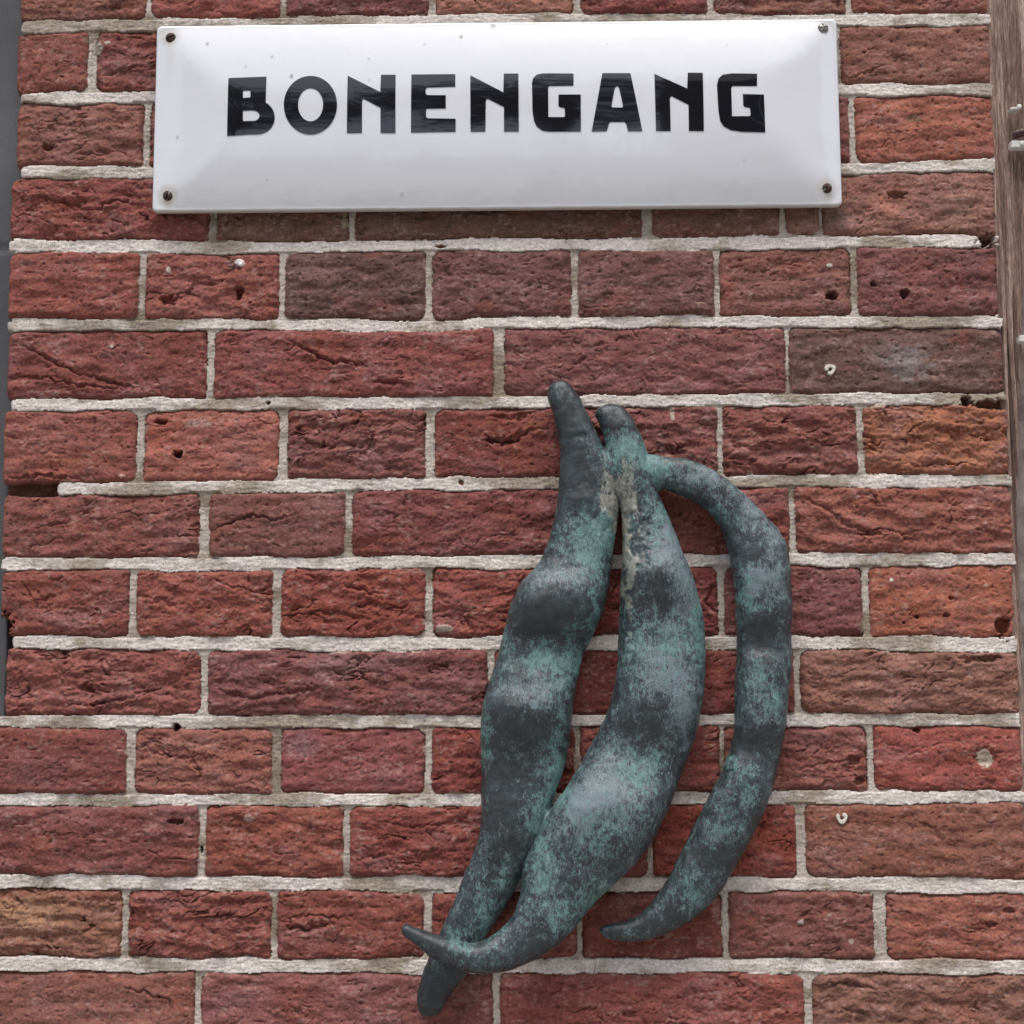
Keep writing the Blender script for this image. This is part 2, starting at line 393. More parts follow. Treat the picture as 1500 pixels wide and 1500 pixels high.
    for k in range(kmin, kmax+1):
        bl_ = bedline(k)[None, :]; hw_ = ((BW[k] if 0 <= k < 13 else 18)*0.00053)/2+0.0012
        band = (np.abs(Z-bl_) < hw_+0.002) & (MT > 0.5)
        be = at(BEDL[k], BEDS[k][0][1])[0] if 0 <= k < 13 else XL_EDGE+0.004
        br_ = XR_EDGE-0.001 if not 0 <= k < 13 else at((RIGHT[k]+RIGHT[k+1])/2-2, BEDS[k][-1][1])[0]
        rnd = be+wob+0.003*np.clip(np.abs(Z-bl_)/hw_, 0, 1)**3
        H = np.where(band, H-0.004*np.exp(-np.clip(X-rnd, 0, 1)/0.0015), H)
        out = band & (X < rnd)
        if fine and k == 6:        # mortar missing from the end of this joint, rough brick seen inside
            H = np.where(out, -0.012+0.0015*g_mid, H); C = np.where(out[..., None], lin((92,60,48))*(1+0.4*g_mid[..., None]), C)
            out = out & (X < at(3, 700)[0]+wob)
        H = np.where(out | (band & (X > br_+wob)), -0.05, H)
    # the pier narrows into shade behind its arris: round the arris itself
    # --- chips, drilled holes, filler and paint
    if fine:
        def P(px, py): q = at(px, py); return q[0], q[2]
        for px, py, rx, ry, dep in [(1219,431,9,7,.012),(1325,430,7,6,.009),(1279,416,4,4,.006),(350,428,6,10,.008),(246,440,12,9,.005),(261,665,6,6,.014),(235,618,9,4,.007),
                (257,1065,6,6,.012),(392,589,3,3,.006),(1447,352,13,10,.012),(1416,586,7,9,.013),(1460,592,32,7,.007),(1470,918,11,14,.010),(2,915,13,16,.02),
                (256,1203,11,4,.006),(675,706,5,4,.0018),(68,214,8,5,.006),(1345,1070,5,4,.006),(1345,903,3,3,.006),(1395,876,4,3,.004),(1387,901,5,3,.004),(1325,912,2,2,.005),(1250,1114,9,8,.004),
                (646,360,8,3,.002),(735,645,20,5,.006),(770,635,20,5,.004),(170,300,30,5,.004),(1315,285,14,6,.005),(1480,1335,8,5,.004),(1453,1355,9,4,.004),(1260,1145,8,6,.004),
                (480,1015,50,4,.003),(860,315,60,5,.002),(700,1270,40,5,.002),(294,1245,2,6,.008),(520,1345,60,4,.003),(450,1360,40,5,.003),(800,1300,6,6,.002),(640,1195,45,6,.003),
                (1330,170,45,4,.002),(1450,965,18,5,.005),(1270,625,20,4,.003),(1320,620,16,6,.004),(1240,745,26,6,.004),(1290,770,30,5,.003),(400,760,40,3,.0025),(345,775,22,4,.003)]:
            if rx >= 14 and dep <= .0045: continue
            cx, cz = P(px, py); ax, az = rx*.00053, ry*.00053
            i0, i1 = np.searchsorted(xs, (cx-3*ax, cx+3*ax)); j0, j1 = np.searchsorted(zs, (cz-3*az, cz+3*az))
            if i1-i0 < 2 or j1-j0 < 2: continue
            S = (slice(j0, j1), slice(i0, i1)); x = X[S]; z = Z[S]
            rr = np.sqrt(((x-cx)/ax)**2+((z-cz)/az)**2)*(1+0.42*noise(x/0.0035, z/0.0028, 77)) + (0.55*fbm(x/0.010, z/0.004, 78, 3)+0.25*fbm(x/0.003, z/0.002, 79, 2) if rx > 9 else 0)
            H[S] -= dep*sstep(1.15, 0.7, rr)
            f = sstep(1.1, 0.75, rr)[..., None]*(MT[S] > 0.5)[..., None]
            C[S] = C[S]*(1-f)+lin((96,62,48))*f
        for pts, wd, dep in [([(20,500),(60,520),(110,545),(170,562),(215,572)],3,.003),([(0,552),(60,552),(120,565),(200,571)],2.5,.003),([(420,500),(450,512),(480,530),(510,530),(540,537)],3,.0035),([(545,560),(575,561),(600,565)],4,.003),
                ([(307,780),(340,765),(370,755),(400,762),(440,752)],2.5,.003),([(205,875),(240,880),(262,892)],3,.002),([(300,845),(340,860),(390,870)],2,.002),([(500,855),(530,865),(565,872)],3.5,.0035),([(510,892),(545,883),(580,897)],3.5,.003),
                ([(415,905),(460,896),(500,900),(560,912)],3,.002),([(90,1035),(150,1030),(200,1018),(240,1010)],2.5,.003),([(315,1012),(370,1023),(420,1015),(480,1006)],4,.003),([(520,1260),(560,1252),(600,1250)],2,.002),
                ([(415,1358),(450,1362),(490,1352)],4,.004),([(415,1345),(470,1340),(520,1350)],2,.002),([(180,1445),(210,1455),(245,1464),(250,1480)],3,.0025),([(705,633),(735,652),(760,640),(778,630),(800,628)],4.5,.004),([(715,607),(750,613),(790,605)],3.5,.003),
                ([(430,640),(470,655),(510,648)],2.5,.002),([(480,600),(500,625),(490,660)],2.5,.002),([(1180,732),(1210,745),(1235,765),(1270,780),(1300,785)],3.5,.003),([(1290,776),(1320,782),(1350,778)],2.5,.002),([(1240,115),(1270,105),(1302,94)],2,.002),
                ([(45,290),(80,292),(120,305),(135,311)],3,.0025),([(120,312),(150,302),(172,292),(200,300)],3,.003),([(200,1085),(230,1105),(270,1110),(300,1105)],2,.002),([(1190,1445),(1240,1440),(1290,1450)],3,.0025),([(1230,1475),(1280,1492)],2.5,.002),
                ([(1335,1200),(1370,1215),(1385,1245)],3,.0015),([(860,520),(850,530),(830,544)],2.5,.002),([(1330,605),(1345,640),(1380,652)],2,.0015),([(1300,672),(1340,684),(1380,678),(1440,682)],2.5,.002),([(5,700),(60,697),(120,702)],3,.003),
                ([(1155,1130),(1200,1120),(1250,1112)],3,.002),([(1400,965),(1450,970)],3,.003),([(150,110),(180,103),(215,96)],3,.002),([(320,1330),(345,1370)],2,.001),([(1055,1395),(1055,1395.1)],2,.001),([(725,1290),(770,1240)],1,.0),
                ([(1050,855),(1035,880),(1052,905)],3,.003),([(500,625),(600,640)],1.5,.0012),([(960,1180),(960,1181)],1,.0),([(540,1200),(600,1212),(680,1205)],2,.0015),([(540,20),(600,14)],2,.001)]:
            W_ = np.array([P(a, b) for a, b in pts]); mg = 0.006
            i0, i1 = np.searchsorted(xs, (W_[:, 0].min()-mg, W_[:, 0].max()+mg)); j0, j1 = np.searchsorted(zs, (W_[:, 1].min()-mg, W_[:, 1].max()+mg))
            if i1-i0 < 2 or j1-j0 < 2: continue
            S = (slice(j0, j1), slice(i0, i1)); x = X[S]+0.0022*noise(X[S]/0.006, Z[S]/0.006, 301); z = Z[S]+0.0022*noise(X[S]/0.006, Z[S]/0.006, 302)+0.001*noise(X[S]/0.0022, Z[S]/0.0022, 303)
            dm = np.full(x.shape, 9.0); tt_ = np.zeros(x.shape)
            for a in range(len(W_)-1):
                ab = W_[a+1]-W_[a]; L2 = (ab**2).sum()+1e-12; t = np.clip(((x-W_[a, 0])*ab[0]+(z-W_[a, 1])*ab[1])/L2, 0, 1)
                dx_ = x-W_[a, 0]-t*ab[0]; dz_ = z-W_[a, 1]-t*ab[1]; dd = np.sqrt(dx_**2+dz_**2)
                tt_ = np.where(dd < dm, (a+t)/(len(W_)-1), tt_); dm = np.minimum(dm, dd)
            taper = np.clip(4*tt_*(1-tt_), 0, 1)**0.6*(0.6+0.6*np.clip(noise(X[S]/0.008, Z[S]/0.008, 304)+0.5, 0, 1))
            wm = wd*.00053*0.75*(0.4+0.8*taper)
            H[S] -= np.where(MT[S] < 0.5, dep*taper*np.exp(-(dm/wm)**2)-0.25*dep*taper*np.exp(-((dm-2.2*wm)/(1.8*wm))**2), 0)
        # (px, py, rx, ry, colour, lift, strength)
        for px, py, rx, ry, colr, lift, st, sc in [
                (351,385,9,7,(226,224,226),.0012,1,.4),(340,386,14,8,(120,100,98),0,.6,.6),(247,395,4,5,(190,180,174),.0005,.9,.5),(1443,1112,12,15,(176,170,154),.0012,1,1.1),(1443,1108,20,18,(92,54,46),-.002,.6,.6),
                (1215,388,6,4,(176,176,172),.0006,.9,.6),(1173,1351,6,4,(190,176,168),.0008,.9,.6),(1247,1378,5,5,(150,134,126),.0004,.8,.6),(1215,1341,3,2,(190,176,168),0,.8,.6),
                (1330,530,48,42,(122,116,120),.0002,.75,1.0),(1290,520,30,30,(104,92,94),0,.5,1.0),(1300,300,40,30,(160,100,84),0,.6,1.0),(1230,320,36,26,(98,76,78),0,.75,.8),(1400,310,50,40,(118,90,78),0,.6,.8),
                (141,70,11,12,(158,150,142),.0012,.85,.8),(137,58,16,6,(120,100,92),0,.6,.8),(157,62,6,4,(165,158,150),.0008,.7,.6),(650,921,15,7,(150,140,132),.0012,.8,.7),
                (290,620,26,10,(160,130,128),.0003,.7,.9),(235,640,30,34,(150,72,54),0,.55,.8),(340,660,40,26,(132,84,80),0,.5,1.0),(178,697,7,3,(196,160,148),.001,.8,.6),(102,912,26,9,(136,96,94),.0002,.6,.9),
                (60,870,70,30,(134,70,52),0,.5,1.0),(785,625,22,20,(128,74,50),.0012,.75,.7),(1340,172,14,6,(96,84,66),.0,.7,.7),(1425,403,20,26,(78,46,56),0,.6,.9),(1430,380,50,40,(92,60,64),0,.45,1.0),
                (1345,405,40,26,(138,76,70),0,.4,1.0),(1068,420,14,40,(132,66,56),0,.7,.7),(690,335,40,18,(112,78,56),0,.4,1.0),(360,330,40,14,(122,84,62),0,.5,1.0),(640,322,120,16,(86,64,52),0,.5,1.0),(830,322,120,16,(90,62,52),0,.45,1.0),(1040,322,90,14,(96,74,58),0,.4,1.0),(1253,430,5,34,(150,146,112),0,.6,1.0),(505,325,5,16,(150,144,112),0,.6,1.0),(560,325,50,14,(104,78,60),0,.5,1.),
                (440,1090,34,26,(120,92,104),0,.6,.9),(1210,955,60,14,(128,94,84),0,.3,1.0),(1190,1080,40,40,(100,66,72),0,.5,1.0),(1170,600,30,40,(118,62,68),0,.5,1.0),(470,400,50,30,(120,84,82),0,.5,1.),
                (1030,1200,60,20,(130,56,42),0,.5,1.0),(1120,1230,40,36,(146,66,42),0,.6,.9),(40,1340,80,40,(152,116,84),0,.55,1.0),(860,1190,40,20,(126,60,48),0,.4,1.),(720,520,20,30,(130,66,58),0,.3,1.0),
                (505,975,90,30,(132,100,108),0,.45,1.0),(985,606,4,16,(150,138,128),.0006,.8,.5),(365,1198,10,7,(150,132,120),.0006,.7,.7),(1090,1340,30,30,(112,66,66),0,.3,1.0),(190,990,60,24,(108,60,54),0,.4,1.0),
                (335,1410,48,12,(140,128,120),.0001,.8,.6),(1020,1230,3,3,(190,180,170),0,.7,.5),(1306,849,3,3,(210,200,196),0,.9,.4),(1444,857,4,2,(190,160,150),0,.7,.5),(163,507,3,3,(200,180,174),0,.9,.4)]:
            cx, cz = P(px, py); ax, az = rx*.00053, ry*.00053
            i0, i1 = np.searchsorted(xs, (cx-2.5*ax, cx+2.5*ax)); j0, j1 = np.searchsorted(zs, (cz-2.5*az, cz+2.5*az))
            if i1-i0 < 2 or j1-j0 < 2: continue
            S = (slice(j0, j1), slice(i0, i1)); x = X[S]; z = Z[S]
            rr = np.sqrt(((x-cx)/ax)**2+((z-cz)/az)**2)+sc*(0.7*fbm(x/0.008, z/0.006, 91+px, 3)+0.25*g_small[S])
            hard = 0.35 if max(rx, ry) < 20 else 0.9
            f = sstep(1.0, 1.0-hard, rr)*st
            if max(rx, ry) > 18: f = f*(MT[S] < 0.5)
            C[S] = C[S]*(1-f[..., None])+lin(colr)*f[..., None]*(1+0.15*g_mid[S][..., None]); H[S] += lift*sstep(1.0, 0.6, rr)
    lum = (C*np.array([0.35, 0.5, 0.15])).sum(-1, keepdims=True)
    bf = (MT < 0.5)[..., None]
    C = np.where(bf, (C+(lum-C)*0.20)*np.array([1.30,1.26,1.15]), C*1.12); C = np.clip(C, 0.003, 0.9)
    V = np.stack([X, -H, Z], -1).reshape(-1, 3)
    return V, grid_faces(nx, nz), C.reshape(-1, 3), MT.reshape(-1)

pa_ = at(-14, 750)[0]; pb_ = at(1520, 750)[0]
WX0, WX1 = XL_EDGE-0.012, XR_EDGE+0.012
ZB, ZT = at(750, 1530)[2], at(750, -30)[2]
parts = [build_wall(WX0, WX1, ZB, ZT, 0.00070)]
parts.append(build_wall(WX0, WX1, 0.0, ZB, 0.004, False))
parts.append(build_wall(WX0, WX1, ZT, 3.4, 0.004, False))
off = 0; Vs = []; Fs = []; Cs = []; Ms = []
for V, f_, c_, mt in parts:
    Vs.append(V); Fs.append(f_+off); Cs.append(c_); Ms.append(mt); off += len(V)
# solid body of the pier behind the brick faces
bx = np.array([(x, y, z) for x in (WX0, WX1) for y in (0.049, 0.34) for z in (0.0, 3.4)])
bf = np.array([[0,1,3,2],[4,6,7,5],[1,5,7,3],[2,3,7,6]])
Vs.append(bx); Fs.append(bf+off); Cs.append(np.tile(lin((120,66,58)), (8, 1))); Ms.append(np.zeros(8))
wall = mesh_obj('brick_wall', np.concatenate(Vs), np.concatenate(Fs), WALL_MAT, None, True, {'col': np.concatenate(Cs), 'mortar': np.concatenate(Ms)})
tag(wall, 'weathered red brick wall with pale mortar joints behind the sign and the bronze pods', 'wall')

# ------------------------------------------------------------------ stone and timber beside the pier
def rough_block(name, mat, x0, x1f, y0, y1, z0, z1, step, hfun):
    """block whose front (y=y0) has relief; x1f may depend on z"""
    nx = max(2, int(abs(x1f((z0+z1)/2)-x0((z0+z1)/2))/step)+1); nz = int((z1-z0)/(step*2.5))+1
    zs = np.linspace(z0, z1, nz)
    G = []
    for z in zs:
        a, b = x0(z), x1f(z); xs = np.linspace(a, b, nx)
        G.append(np.stack([xs, np.full(nx, y0), np.full(nx, z)], -1))
    G = np.array(G); hh = hfun(G[..., 0], G[..., 2]); G[..., 1] -= hh
    # wrap the sides back
    L = G[:, :1].copy(); L[..., 1] = y1; Rr = G[:, -1:].copy(); Rr[..., 1] = y1
    G = np.concatenate([L, G, Rr], 1); nx += 2
    return mesh_obj(name, G.reshape(-1, 3), grid_faces(nx, nz), mat)

zj = at(10, 355)[2]; zj2 = at(5, 700)[2]
def stone_h(x, z):
    j = np.minimum(np.abs(z-zj), np.minimum(np.abs(z-(zj-0.62)), np.abs(z-(zj+0.62))))
    return -0.002*np.exp(-(j/0.0016)**2)+0.0004*fbm(x/0.02, z/0.02, 40, 3)
pil = rough_block('stone_pilaster', STONE, lambda z: WX0-0.45, lambda z: XL_EDGE+0.0065, 0.016, 0.30, 0.0, 3.4, 0.0015, stone_h)
tag(pil, 'smooth dark grey stone pilaster at the left edge of the brick wall', 'pilaster')

pts = [(at(1515, 0)), at(1504, 300), at(1499, 480), at(1494, 620), at(1493, 760), at(1500, 1000), at(1512, 1200)]
pz = np.array([p[2] for p in pts])[::-1]; px_ = np.array([p[0] for p in pts])[::-1]
def wood_r(z): return float(np.interp(z, pz, px_, left=px_[0], right=px_[-1]))
def wood_l(z): return XR_EDGE-0.0035
def wood_h(x, z):
    g = fbm(x/0.0042+0.6*noise(x/0.02, z/0.3, 51), z/0.16, 50, 4)
    return 0.0016*g-0.003*sstep(0.25, 0.45, np.abs(noise(x/0.006, z/0.22, 52)))*0.8
post = rough_block('wooden_post', TIMBER, wood_l, wood_r, 0.0035, 0.05, 0.9, 3.4, 0.0006, wood_h)
tag(post, 'weathered grey brown timber post with deep grain along the right edge of the wall', 'post')

def back_h(x, z):
    zz = (z/0.0617) % 1.0; mj = sstep(0.14, 0.10, np.minimum(zz, 1-zz))
    return 0.002*fbm(x/0.012, z/0.010, 60, 3)-0.0012*mj+0.004*fbm(x/0.06, z/0.04, 62, 3)
bw = rough_block('rubble_wall', None, lambda z: XR_EDGE+0.001, lambda z: XR_EDGE+0.30, 0.030, 0.34, 0.0, 3.4, 0.002, back_h)
M = Mat('grey_render'); n = M.noise(70, 6, 0.7); n2 = M.noise(400, 4)
bw.data.materials.append(M.set(M.ramp(n, [(0.3, (0.16, 0.12, 0.11)), (0.7, (0.34, 0.30, 0.28))]), 0.95, M.bump(n2, 0.6, 0.001)))
tag(bw, 'rough grey brown wall glimpsed beyond the timber post', 'wall')

# ------------------------------------------------------------------ enamel sign
SY = -0.0105                                  # front of the rim
c_tl, c_tr, c_br, c_bl = at(229,38,SY), at(1226.5,26.5,SY), at(1233,301.5,SY), at(223,310,SY)
sx0 = (c_tl[0]+c_bl[0])/2; sx1 = (c_tr[0]+c_br[0])/2; szT = (c_tl[2]+c_tr[2])/2; szB = (c_bl[2]+c_br[2])/2
SW, SH = sx1-sx0, szT-szB
sign = empty('street_sign', ((sx0+sx1)/2, SY, (szT+szB)/2))
tag(sign, 'white domed enamel street sign with black capital letters fixed to the brick wall', 'sign')
# local coordinates of the sign: x along, z up, y out (negative = towards the street)
ang = math.atan2((c_tr[2]-c_tl[2])+(c_br[2]-c_bl[2]), (c_tr[0]-c_tl[0])+(c_br[0]-c_bl[0]))
sign.rotation_euler = (0, -ang, 0)
SC = np.array([(sx0+sx1)/2, SY, (szT+szB)/2]); ca, sa = math.cos(ang), math.sin(ang)
def to_local(px, py, Y):
    p = at(px, py, Y)-SC; return np.array([p[0]*ca+p[2]*sa, p[1], -p[0]*sa+p[2]*ca])
def dome(x, z):
    rim = 0.0035; Rr = SH/2-rim; Hh = 0.0098
    dx = np.clip(1-(SW/2-rim-np.abs(x))/(Rr*1.05), 0, 1.2); dz = np.clip(np.abs(z)/Rr, 0, 1.2)
    k = 14.0
    m = np.log(np.exp(k*dx)+np.exp(k*dz))/k; m0 = math.log(2)/k
    m = np.clip((m-m0*np.exp(-0*m)*0.35), 0, None)
    e = np.clip(m, 0, 1.0)
    h = Hh*(1-e**2.15)
    # slight buckle of the old plate
    return h*1.0+0.0005*noise(x/0.13, z/0.08, 61)*np.clip(1-m, 0, 1)
nx, nz = 500, 150
gx = np.linspace(-SW/2, SW/2, nx); gz = np.linspace(-SH/2, SH/2, nz)
GX, GZ = np.meshgrid(gx, gz)
er = 0.0013                                   # rolled edge
de = np.minimum(SW/2-np.abs(GX), SH/2-np.abs(GZ))
roll = np.where(de < er, er-np.sqrt(np.clip(er**2-(er-de)**2, 0, None)), 0)
GY = -dome(GX, GZ)+roll
# rounded corners
rc = 0.004; ax_ = np.abs(GX)-(SW/2-rc); az_ = np.abs(GZ)-(SH/2-rc); cn = (ax_ > 0) & (az_ > 0); ln = np.sqrt(ax_**2+az_**2)+1e-9
mx = np.maximum(ax_, az_)
f = np.where(cn, mx/ln, 1); GX2 = np.where(cn, np.sign(GX)*((SW/2-rc)+ax_*f), GX); GZ2 = np.where(cn, np.sign(GZ)*((SH/2-rc)+az_*f), GZ)
white = np.tile(np.array([0.68, 0.70, 0.732]), (nx*nz, 1)).reshape(nz, nx, 3)
SCR = [(250,55,1.0),(1206,41,0.2),(1211,275,0.7),(246,286,1.0)]
for px, py, s in SCR:
    p = to_local(px, py, SY); dx_ = GX-p[0]; dz_ = GZ-p[2]
    rr = np.sqrt(dx_**2+dz_**2)
    halo = sstep(0.0105, 0.005, rr+0.0012*noise(GX/0.004, GZ/0.004, 66))*0.5*s
    run = np.exp(-(dx_/0.0035)**2)*sstep(0.0, -0.006, dz_)*sstep(-0.045, -0.01, dz_)*0.34*s*(0.8+0.5*noise(GX/0.002, GZ/0.03, 67))
    ff = np.clip(halo, 0, 1)[..., None]; white = white*(1-ff)+np.array([0.44, 0.37, 0.28])*ff
    ff = np.clip(run, 0, 1)[..., None]; white = white*(1-ff)+np.array([0.55, 0.50, 0.34])*ff
edge = sstep(0.0022, 0.0, (GZ+SH/2)+0.0008*noise(GX/0.01, GZ/0.01, 68))[..., None]*0.55
white = white*(1-edge)+np.array([0.42, 0.36, 0.28])*edge
gr = (sstep(0.016, 0.004, np.abs(GZ+SH/2-0.010))*0.22*(0.6+0.8*fbm(GX/0.012, GZ/0.003, 69, 3)))[..., None]; gr = np.clip(gr, 0, .4)
white = white*(1-gr)+np.array([0.50, 0.46, 0.41])*gr
for qx, qy, qr, qs in [(302,61,2.0,.7),(360,98,1.6,.5),(398,82,1.6,.5),(427,112,2.4,.7),(540,85,1.4,.5),(541,118,1.6,.5),(621,62,1.5,.4),(675,50,2.0,.8),(722,31,3.5,.5),(258,199,1.8,.6),(588,282,2.2,.4),(1065,64,1.5,.3),
        (390,262,1.4,.4),(1090,235,1.2,.35),(890,62,1.2,.3)]:
    p = to_local(qx, qy, SY-0.008); rr = np.sqrt(((GX-p[0])/(qr*.00053))**2+((GZ-p[2])/(qr*.00075))**2)
    f_ = (sstep(1.5, 0.7, rr)*qs)[..., None]; white = white*(1-f_)+np.array([0.16, 0.14, 0.13])*f_
V = np.stack([GX2, GY, GZ2], -1).reshape(-1, 3); Fg = grid_faces(nx, nz)
# turned-back edge: perimeter ring to the back
per = list(range(nx))+[nx*j+nx-1 for j in range(1, nz)]+[nx*(nz-1)+i for i in range(nx-2, -1, -1)]+[nx*j for j in range(nz-2, 0, -1)]
per = np.array(per); back = V[per].copy(); back[:, 1] = 0.0052; nb = len(V)
V = np.concatenate([V, back]); idx = np.arange(len(per)); nxt = (idx+1) % len(per)
Fb = np.stack([per[idx], nb+idx, nb+nxt, per[nxt]], -1)
cc = np.concatenate([white.reshape(-1, 3), np.tile(np.array([0.5, 0.48, 0.44]), (len(per), 1))])
panel = mesh_obj('enamel_panel', V, np.concatenate([Fg, Fb]), ENAMEL, sign, True, {'col': cc})
# thin back sheet
mesh_obj('backing_plate', [(-SW/2+.001, 0.0045, -SH/2+.001), (SW/2-.001, 0.0045, -SH/2+.001), (SW/2-.001, 0.0045, SH/2-.001), (-SW/2+.001, 0.0045, SH/2-.001)], [(0, 1, 2, 3)], RUST, sign, False)

def T4(p): return [(300+x/3.75, 80+y/3.75) for x, y in p]
def T5(p): return [(700+x/3.3333, 80+y/3.3333) for x, y in p]
def T2(p): return [(500+x/3, y/3) for x, y in p]
def arc(cx, cy, rx, ry, a0, a1, n):
    return [(cx+rx*math.cos(math.radians(a0+(a1-a0)*i/n)), cy+ry*math.sin(math.radians(a0+(a1-a0)*i/n))) for i in range(n+1)]
def ell(cx, cy, rx, ry, n=64): return arc(cx, cy, rx, ry, 0, 360*(n-1)/n, n-1)
def Gs(o):   # outline in tile-5 pixels
    return o
LET = [
 ('B', T4([(130,129),(338,120),(336,251)]+arc(290,347,95,92,-62,88,18)+[(240,440),(123,448)]),
      [T4([(214,199),(248,198),(252,202),(252,234),(248,238),(213,240),(210,236),(210,203)]), T4([(213,310),(262,308)]+arc(268,338,34,29,-80,80,8)+[(213,368),(210,364),(210,314)])]),
 ('O', T4(ell(581,278,146,162)), [T4(ell(582,277,69,92))]),
 ('N', T4([(785,115),(965,208),(968,110),(1048,110),(1048,433),(966,432),(966,295),(876,246),(868,247),(865,256),(864,432),(781,433)]), []),
 ('E', T4([(1135,109),(1376,107),(1376,178),(1223,182),(1214,190),(1213,215),(1222,225),(1324,226),(1324,298),(1220,300),(1216,306),(1216,345),(1225,353),(1378,355),(1378,425),(1133,430)]), []),
 ('N', T2([(567,331),(712,408),(714,323),(778,323),(780,579),(715,579),(715,472),(644,436),(637,438),(635,446),(633,579),(568,580)]), []),
 ('G', T5([(467,92),(467,152),(350,154),(343,160),(344,307),(420,307),(426,301),(424,263),(400,258),(393,250),(394,197),(502,197),(503,376),(345,377),(312,371),(287,352),(274,325),(267,280),(264,140),(270,115),(288,98),(312,92),(345,91)]), []),
 ('A', T5([(608,90),(745,90),(803,375),(733,375),(723,337),(715,330),(648,330),(640,337),(629,375),(556,376)]), [T5([(676,155),(684,156),(690,166),(709,254),(704,261),(655,260),(652,254),(668,165)])]),
 ('N', T5([(862,94),(1022,168),(1025,88),(1098,89),(1103,374),(1030,374),(1028,247),(948,206),(940,207),(937,216),(941,374),(869,374)]), []),
 ('G', T5([(1363,94),(1362,155),(1245,155),(1236,163),(1240,304),(1325,303),(1331,298),(1328,262),(1302,258),(1295,250),(1293,196),(1396,197),(1403,380),(1290,378),(1235,370),(1200,352),(1182,325),(1173,270),(1167,150),(1174,118),(1195,99),(1240,92)]), []),
]
ords = {'N': ['first of the three letters N', 'second of the three letters N', 'third of the three letters N'], 'G': ['first letter G, before the A', 'last letter G at the end of the word']}
cnt = {}
for ch, outer, holes in LET:
    bm = bmesh.new(); es = []
    for poly in [outer]+holes:
        vs = []
        for (px, py) in poly:
            p = to_local(px, py, SY-0.009); vs.append(bm.verts.new((p[0], 0, p[2])))
        for i in range(len(vs)): es.append(bm.edges.new((vs[i], vs[(i+1) % len(vs)])))
    bmesh.ops.triangle_fill(bm, use_beauty=True, use_dissolve=False, edges=es)
    for axis, lo, hi in ((0, min(v.co.x for v in bm.verts), max(v.co.x for v in bm.verts)), (2, min(v.co.z for v in bm.verts), max(v.co.z for v in bm.verts))):
        q = lo+0.0015
        while q < hi:
            co = Vector((0, 0, 0)); co[axis] = q; no = Vector((0, 0, 0)); no[axis] = 1
            bmesh.ops.bisect_plane(bm, geom=bm.verts[:]+bm.edges[:]+bm.faces[:], plane_co=co, plane_no=no); q += 0.0027
    bmesh.ops.recalc_face_normals(bm, faces=bm.faces[:])
    bm.normal_update()
    if bm.faces and sum(f_.normal.y for f_ in bm.faces) > 0: bmesh.ops.reverse_faces(bm, faces=bm.faces[:])
    bed = [e for e in bm.edges if e.is_boundary]
    bm.verts.ensure_lookup_table()
    vx = np.array([v.co[:] for v in bm.verts]); hh = dome(vx[:, 0], vx[:, 2])
    for v, h_ in zip(bm.verts, hh): v.co.y = -h_-0.00042
    # thin wall of the raised enamel, separate vertices so the edge stays crisp
    for e in bed:
        a, b = e.verts
        v0 = bm.verts.new(a.co); v1 = bm.verts.new(b.co); v2 = bm.verts.new(b.co+Vector((0, 0.0008, 0))); v3 = bm.verts.new(a.co+Vector((0, 0.0008, 0)))
        bm.faces.new((v0, v1, v2, v3))
    me = bpy.data.meshes.new('letter'); bm.to_mesh(me); bm.free(); me.materials.append(BLACK)
    for p in me.polygons: p.use_smooth = True
    o = link(bpy.data.objects.new('letter', me), sign)
    i = cnt.get(ch, 0); cnt[ch] = i+1
    o['label'] = 'black capital letter '+ch if ch not in ords else 'black capital, '+ords[ch][i]

def screw(px, py, mat, cross, rot, label):
    bm = bmesh.new(); R0 = 0.0044; n = 28; rings = [(1.0, 0), (0.97, .30), (0.86, .55), (0.66, .78), (0.42, .90), (0.2, .96), (0.0, .97)]
    slot = lambda x, z: (abs(z) < 0.0006 and abs(x) < R0*0.85) or (cross and abs(x) < 0.0006 and abs(z) < R0*0.85)
    N = 41; g = np.linspace(-R0, R0, N); vid = {}
    for j, z in enumerate(g):
        for i, x in enumerate(g):
            r = math.hypot(x, z)
            if r > R0*1.02: continue
            hgt = 0.0028*math.sqrt(max(0, 1-(r/R0)**2))**0.8
            if slot(x*math.cos(rot)+z*math.sin(rot), -x*math.sin(rot)+z*math.cos(rot)): hgt -= 0.0013
            vid[i, j] = bm.verts.new((x, -max(hgt, -0.0005), z))
    for (i, j) in list(vid):
        q = [(i, j), (i+1, j), (i+1, j+1), (i, j+1)]
        if all(k in vid for k in q): bm.faces.new([vid[k] for k in q])
    me = bpy.data.meshes.new('screw'); bm.to_mesh(me); bm.free(); me.materials.append(mat)
    for p in me.polygons: p.use_smooth = True
    o = link(bpy.data.objects.new('screw', me), sign); p = to_local(px, py, SY-0.002); o.location = (p[0], -0.0005, p[2]); o['label'] = label
screw(250, 55, RUST, False, 0.5, 'dark rusty screw head at the upper left corner')
screw(1206, 41, STEEL, True, 0.2, 'pale tarnished cross head screw')
screw(1211, 275, RUST, False, 0.7, 'rusty slotted screw head at the lower right corner')
screw(246, 286, RUST, False, 1.2, 'dark rusty screw head at the lower left corner')

